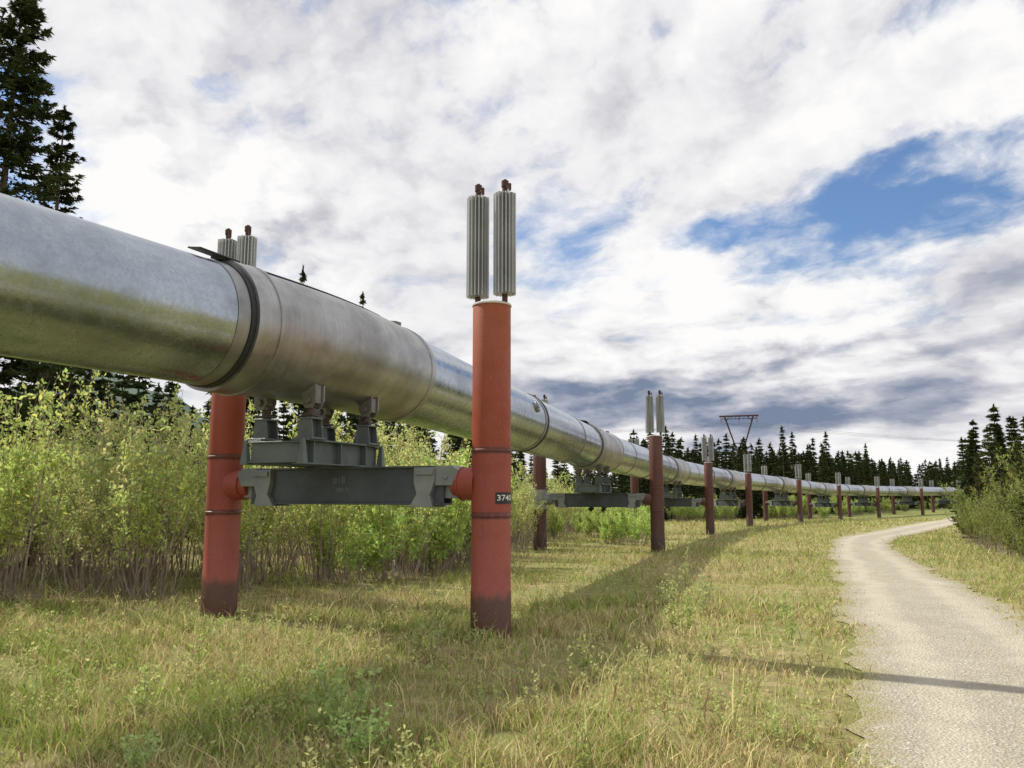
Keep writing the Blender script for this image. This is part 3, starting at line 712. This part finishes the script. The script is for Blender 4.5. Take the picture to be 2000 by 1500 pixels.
# ---------------------------------------------------------------- power tower
mb=MB();tx,ty=57.0,200.0;g=-1.4;zt_=21.0;zw=11.5
mb.cyl((-4.8,0,zt_),(4.8,0,zt_+.15),.2,.2,8);mb.cyl((-4.2,0,zt_-.7),(4.4,0,zt_-.6),.08,.08,6)
for k in range(-4,5):mb.cyl((k*1.0,0,zt_-.66),(k*1.0+.5,0,zt_+.05),.05,.05,5)
for sx in(-1,1):
    mb.cyl((sx*3.5,0,zt_),(sx*.5,0,zw),.2,.18,8);mb.cyl((sx*3.0,0,zt_-1.0),(sx*2.0,0,zt_),.08,.08,6)
    mb.cyl((sx*1.4,0,14.2),(-sx*.5,0,zw),.12,.12,6);mb.cyl((sx*.5,0,zw),(sx*3.2,-1.0,g-.3),.18,.18,8);mb.cyl((sx*.5,0,zw),(sx*3.2,1.0,g-.3),.12,.12,8)
mb.cyl((-1.4,0,14.2),(1.4,0,14.2),.1,.1,6)
tw=new('power_pylon',mb.mesh('pylon',M_rust,.6),loc=(tx,ty,0),rot=(0,0,-.15),label='rusty steel V-shaped power pylon rising above spruces',category='pylon')
for x in(-4.4,0,4.4):
    mi=MB();mi.cyl((x,0,zt_-1.7),(x,0,zt_-.1),.11,.11,8)
    new('insulator',mi.mesh('ins',M_lug),parent=tw)
for kx in(-4.4,0,4.4):
    mb=MB();a=Vector((tx+kx,ty,zt_-1.7))
    for e in(Vector((tx-130+kx,ty+60,zt_+1)),Vector((tx+150+kx,ty+60,zt_-2))):
        prev=a
        for i in range(1,13):
            t=i/12;q=a.lerp(e,t);q.z-=5*4*t*(1-t)*.5;mb.cyl(prev,q,.03,.03,4,cap=False);prev=q
    new('power_cable',mb.mesh('cable',M_lug),label='thin sagging overhead power cable from the pylon',category='cable',group='overhead cables')

# ---------------------------------------------------------------- light, sky, camera
sd=Vector((-2.8,1.7,3.43)).normalized()
el=math.asin(sd.z);az=math.atan2(sd.x,sd.y)
sun=bpy.data.lights.new('sun','SUN');sun.energy=5.0;sun.angle=math.radians(.8);sun.color=(1,.94,.82)
so=bpy.data.objects.new('sun',sun);COL.objects.link(so);so.rotation_euler=(-sd).to_track_quat('-Z','Y').to_euler();so.location=(-20,0,30)
w=bpy.data.worlds.new('World');S.world=w;w.use_nodes=True;t=NT(w.node_tree);bg=t.n['Background']
sky=t.N('ShaderNodeTexSky',sky_type='NISHITA');sky.sun_disc=False;sky.sun_elevation=el;sky.sun_rotation=az;sky.air_density=1.2;sky.dust_density=.6;sky.ozone_density=3
tc=t.N('ShaderNodeTexCoord').outputs['Generated'];sp=t.N('ShaderNodeSeparateXYZ');t.l.new(tc,sp.inputs[0])
x,y,z=sp.outputs
deg=57.2958
azd=t.math('MULTIPLY',t.math('ARCTAN2',x,y),deg);eld=t.math('MULTIPLY',t.math('ARCSINE',z),deg)
cb=t.N('ShaderNodeCombineXYZ');t.l.new(azd,cb.inputs[0]);t.l.new(eld,cb.inputs[1]);AE=cb.outputs[0]
q=t.math('MULTIPLY',t.math('LOGARITHM',t.math('ADD',t.math('MAXIMUM',eld,0),9),2.71828),44)
cv=t.N('ShaderNodeCombineXYZ');t.l.new(azd,cv.inputs[0]);t.l.new(q,cv.inputs[1]);PV=cv.outputs[0]
wn=t.N('ShaderNodeTexNoise',noise_dimensions='2D');t.l.new(PV,wn.inputs['Vector']);wn.inputs['Scale'].default_value=.11;wn.inputs['Detail'].default_value=6;wn.inputs['Roughness'].default_value=.6
wv=t.N('ShaderNodeVectorMath',operation='MULTIPLY_ADD');t.l.new(wn.outputs['Color'],wv.inputs[0]);wv.inputs[1].default_value=(8,5,0);t.l.new(AE,wv.inputs[2])
AW=t.mapping(wv.outputs[0],loc=(-4.0,-2.5,0))
wp=t.N('ShaderNodeVectorMath',operation='MULTIPLY_ADD');t.l.new(wn.outputs['Color'],wp.inputs[0]);wp.inputs[1].default_value=(3.5,3.5,0);t.l.new(PV,wp.inputs[2]);WP=t.mapping(wp.outputs[0],rot=(0,0,math.radians(-18)))
def blob(a,e,ra,re,rot,soft=.0,src=None):
    v=t.mapping(src or AW,(a,e,0),(0,0,math.radians(rot)),(ra,re,1),'TEXTURE')
    n=t.N('ShaderNodeVectorMath',operation='LENGTH');t.l.new(v,n.inputs[0])
    return t.rng(n.outputs['Value'],soft,1.25,1,0)
h1=t.noise(WP,.07,8,.52,dim='2D');h2=t.noise(t.mapping(WP,loc=(-.9,1.7,0)),.07,6,.52,dim='2D')
fine=t.noise(t.mapping(WP,loc=(40,10,0),sc=(.13,.2,1)),1.0,8,.6,dim='2D')
cov=t.math('ADD',h1,.31)
blues=[(28.5,19.0,13,4.8,12,.66),(15.5,18.2,5,1.3,15,.28),(33,29.2,9,2.2,14,.5),(23,32.5,8,1.8,10,.35),(-34,20,5,14,0,.42),(-22,26.5,5,1.6,0,.24),(9,30,5,1.8,20,.22),(6,21,6,1.5,0,.12),(17,15.0,7,1.4,0,.2),(29,14,6,1.2,5,.2)]
for a,e,ra,re,ro,st in blues:
    cov=t.math('SUBTRACT',cov,t.math('MULTIPLY',blob(a,e,ra,re,ro),st))
cov=t.math('ADD',cov,t.math('MULTIPLY',blob(24,24.8,17,2.2,23,0,AE),.5))
cov=t.math('ADD',cov,t.math('MULTIPLY',t.math('SUBTRACT',fine,.5),.85))
cov=t.math('ADD',cov,t.rng(eld,1,15,.2,0))
mask=t.rng(cov,.32,.76)
cumw=t.math('ADD',blob(-22,18,14,8,0),t.math('ADD',blob(16,9,22,6,0),.5))
rel=t.math('MULTIPLY',t.math('SUBTRACT',h1,h2),t.math('MULTIPLY',cumw,2.8))
sh=t.math('ADD',rel,.80)
sh=t.math('ADD',sh,t.math('MULTIPLY',t.math('SUBTRACT',fine,.5),.65))
for a,e,ra,re,ro,st in[(18,5.6,18,2.8,-2,.78),(28,8.8,8,2.4,5,.4),(16,8.7,5,1.8,0,.25),(33,12.5,8,3.0,10,.42),(-16,30,14,6,0,.22),(2,7.5,10,3.4,-10,.4),(-3,14,8,4,0,.14),(8,27,8,4,20,.16),(-24,14.5,7,1.6,30,.15),(-8,22,10,3,0,.14)]:
    sh=t.math('SUBTRACT',sh,t.math('MULTIPLY',blob(a,e,ra,re,ro),st))
for a,e,ra,re,ro,st in[(-25,18,8,4.5,-20,.4),(12,14,9,4,0,.2),(22,12,11,3,8,.2),(25,25.5,14,2.2,22,.25),(20,1.3,22,1.3,0,.4)]:
    sh=t.math('ADD',sh,t.math('MULTIPLY',blob(a,e,ra,re,ro),st))
ccol=t.ramp(sh,[(.0,(.20,.25,.36)),(.25,(.38,.41,.50)),(.5,(.62,.62,.67)),(.75,(.86,.855,.875)),(1,(1.0,.99,.98))])
k10=t.N('ShaderNodeVectorMath',operation='SCALE');t.l.new(ccol,k10.inputs[0]);k10.inputs['Scale'].default_value=9.9
skc=t.mix(1.0,sky.outputs[0],(.88,1.02,1.22),'MULTIPLY')
fin=t.mix(mask,skc,k10.outputs[0])
fin=t.mix(t.rng(z,-.02,.0,1,0),fin,(2.0,2.0,1.4))
t.l.new(fin,bg.inputs[0]);bg.inputs[1].default_value=.1
cam=bpy.data.cameras.new('camera');co=bpy.data.objects.new('camera',cam);COL.objects.link(co)
co.location=(0,0,1.6);co.rotation_euler=(math.pi/2+math.atan(215/1560),0,0);cam.sensor_width=36;cam.lens=28.08;cam.clip_end=10000;cam.clip_start=.05
S.camera=co
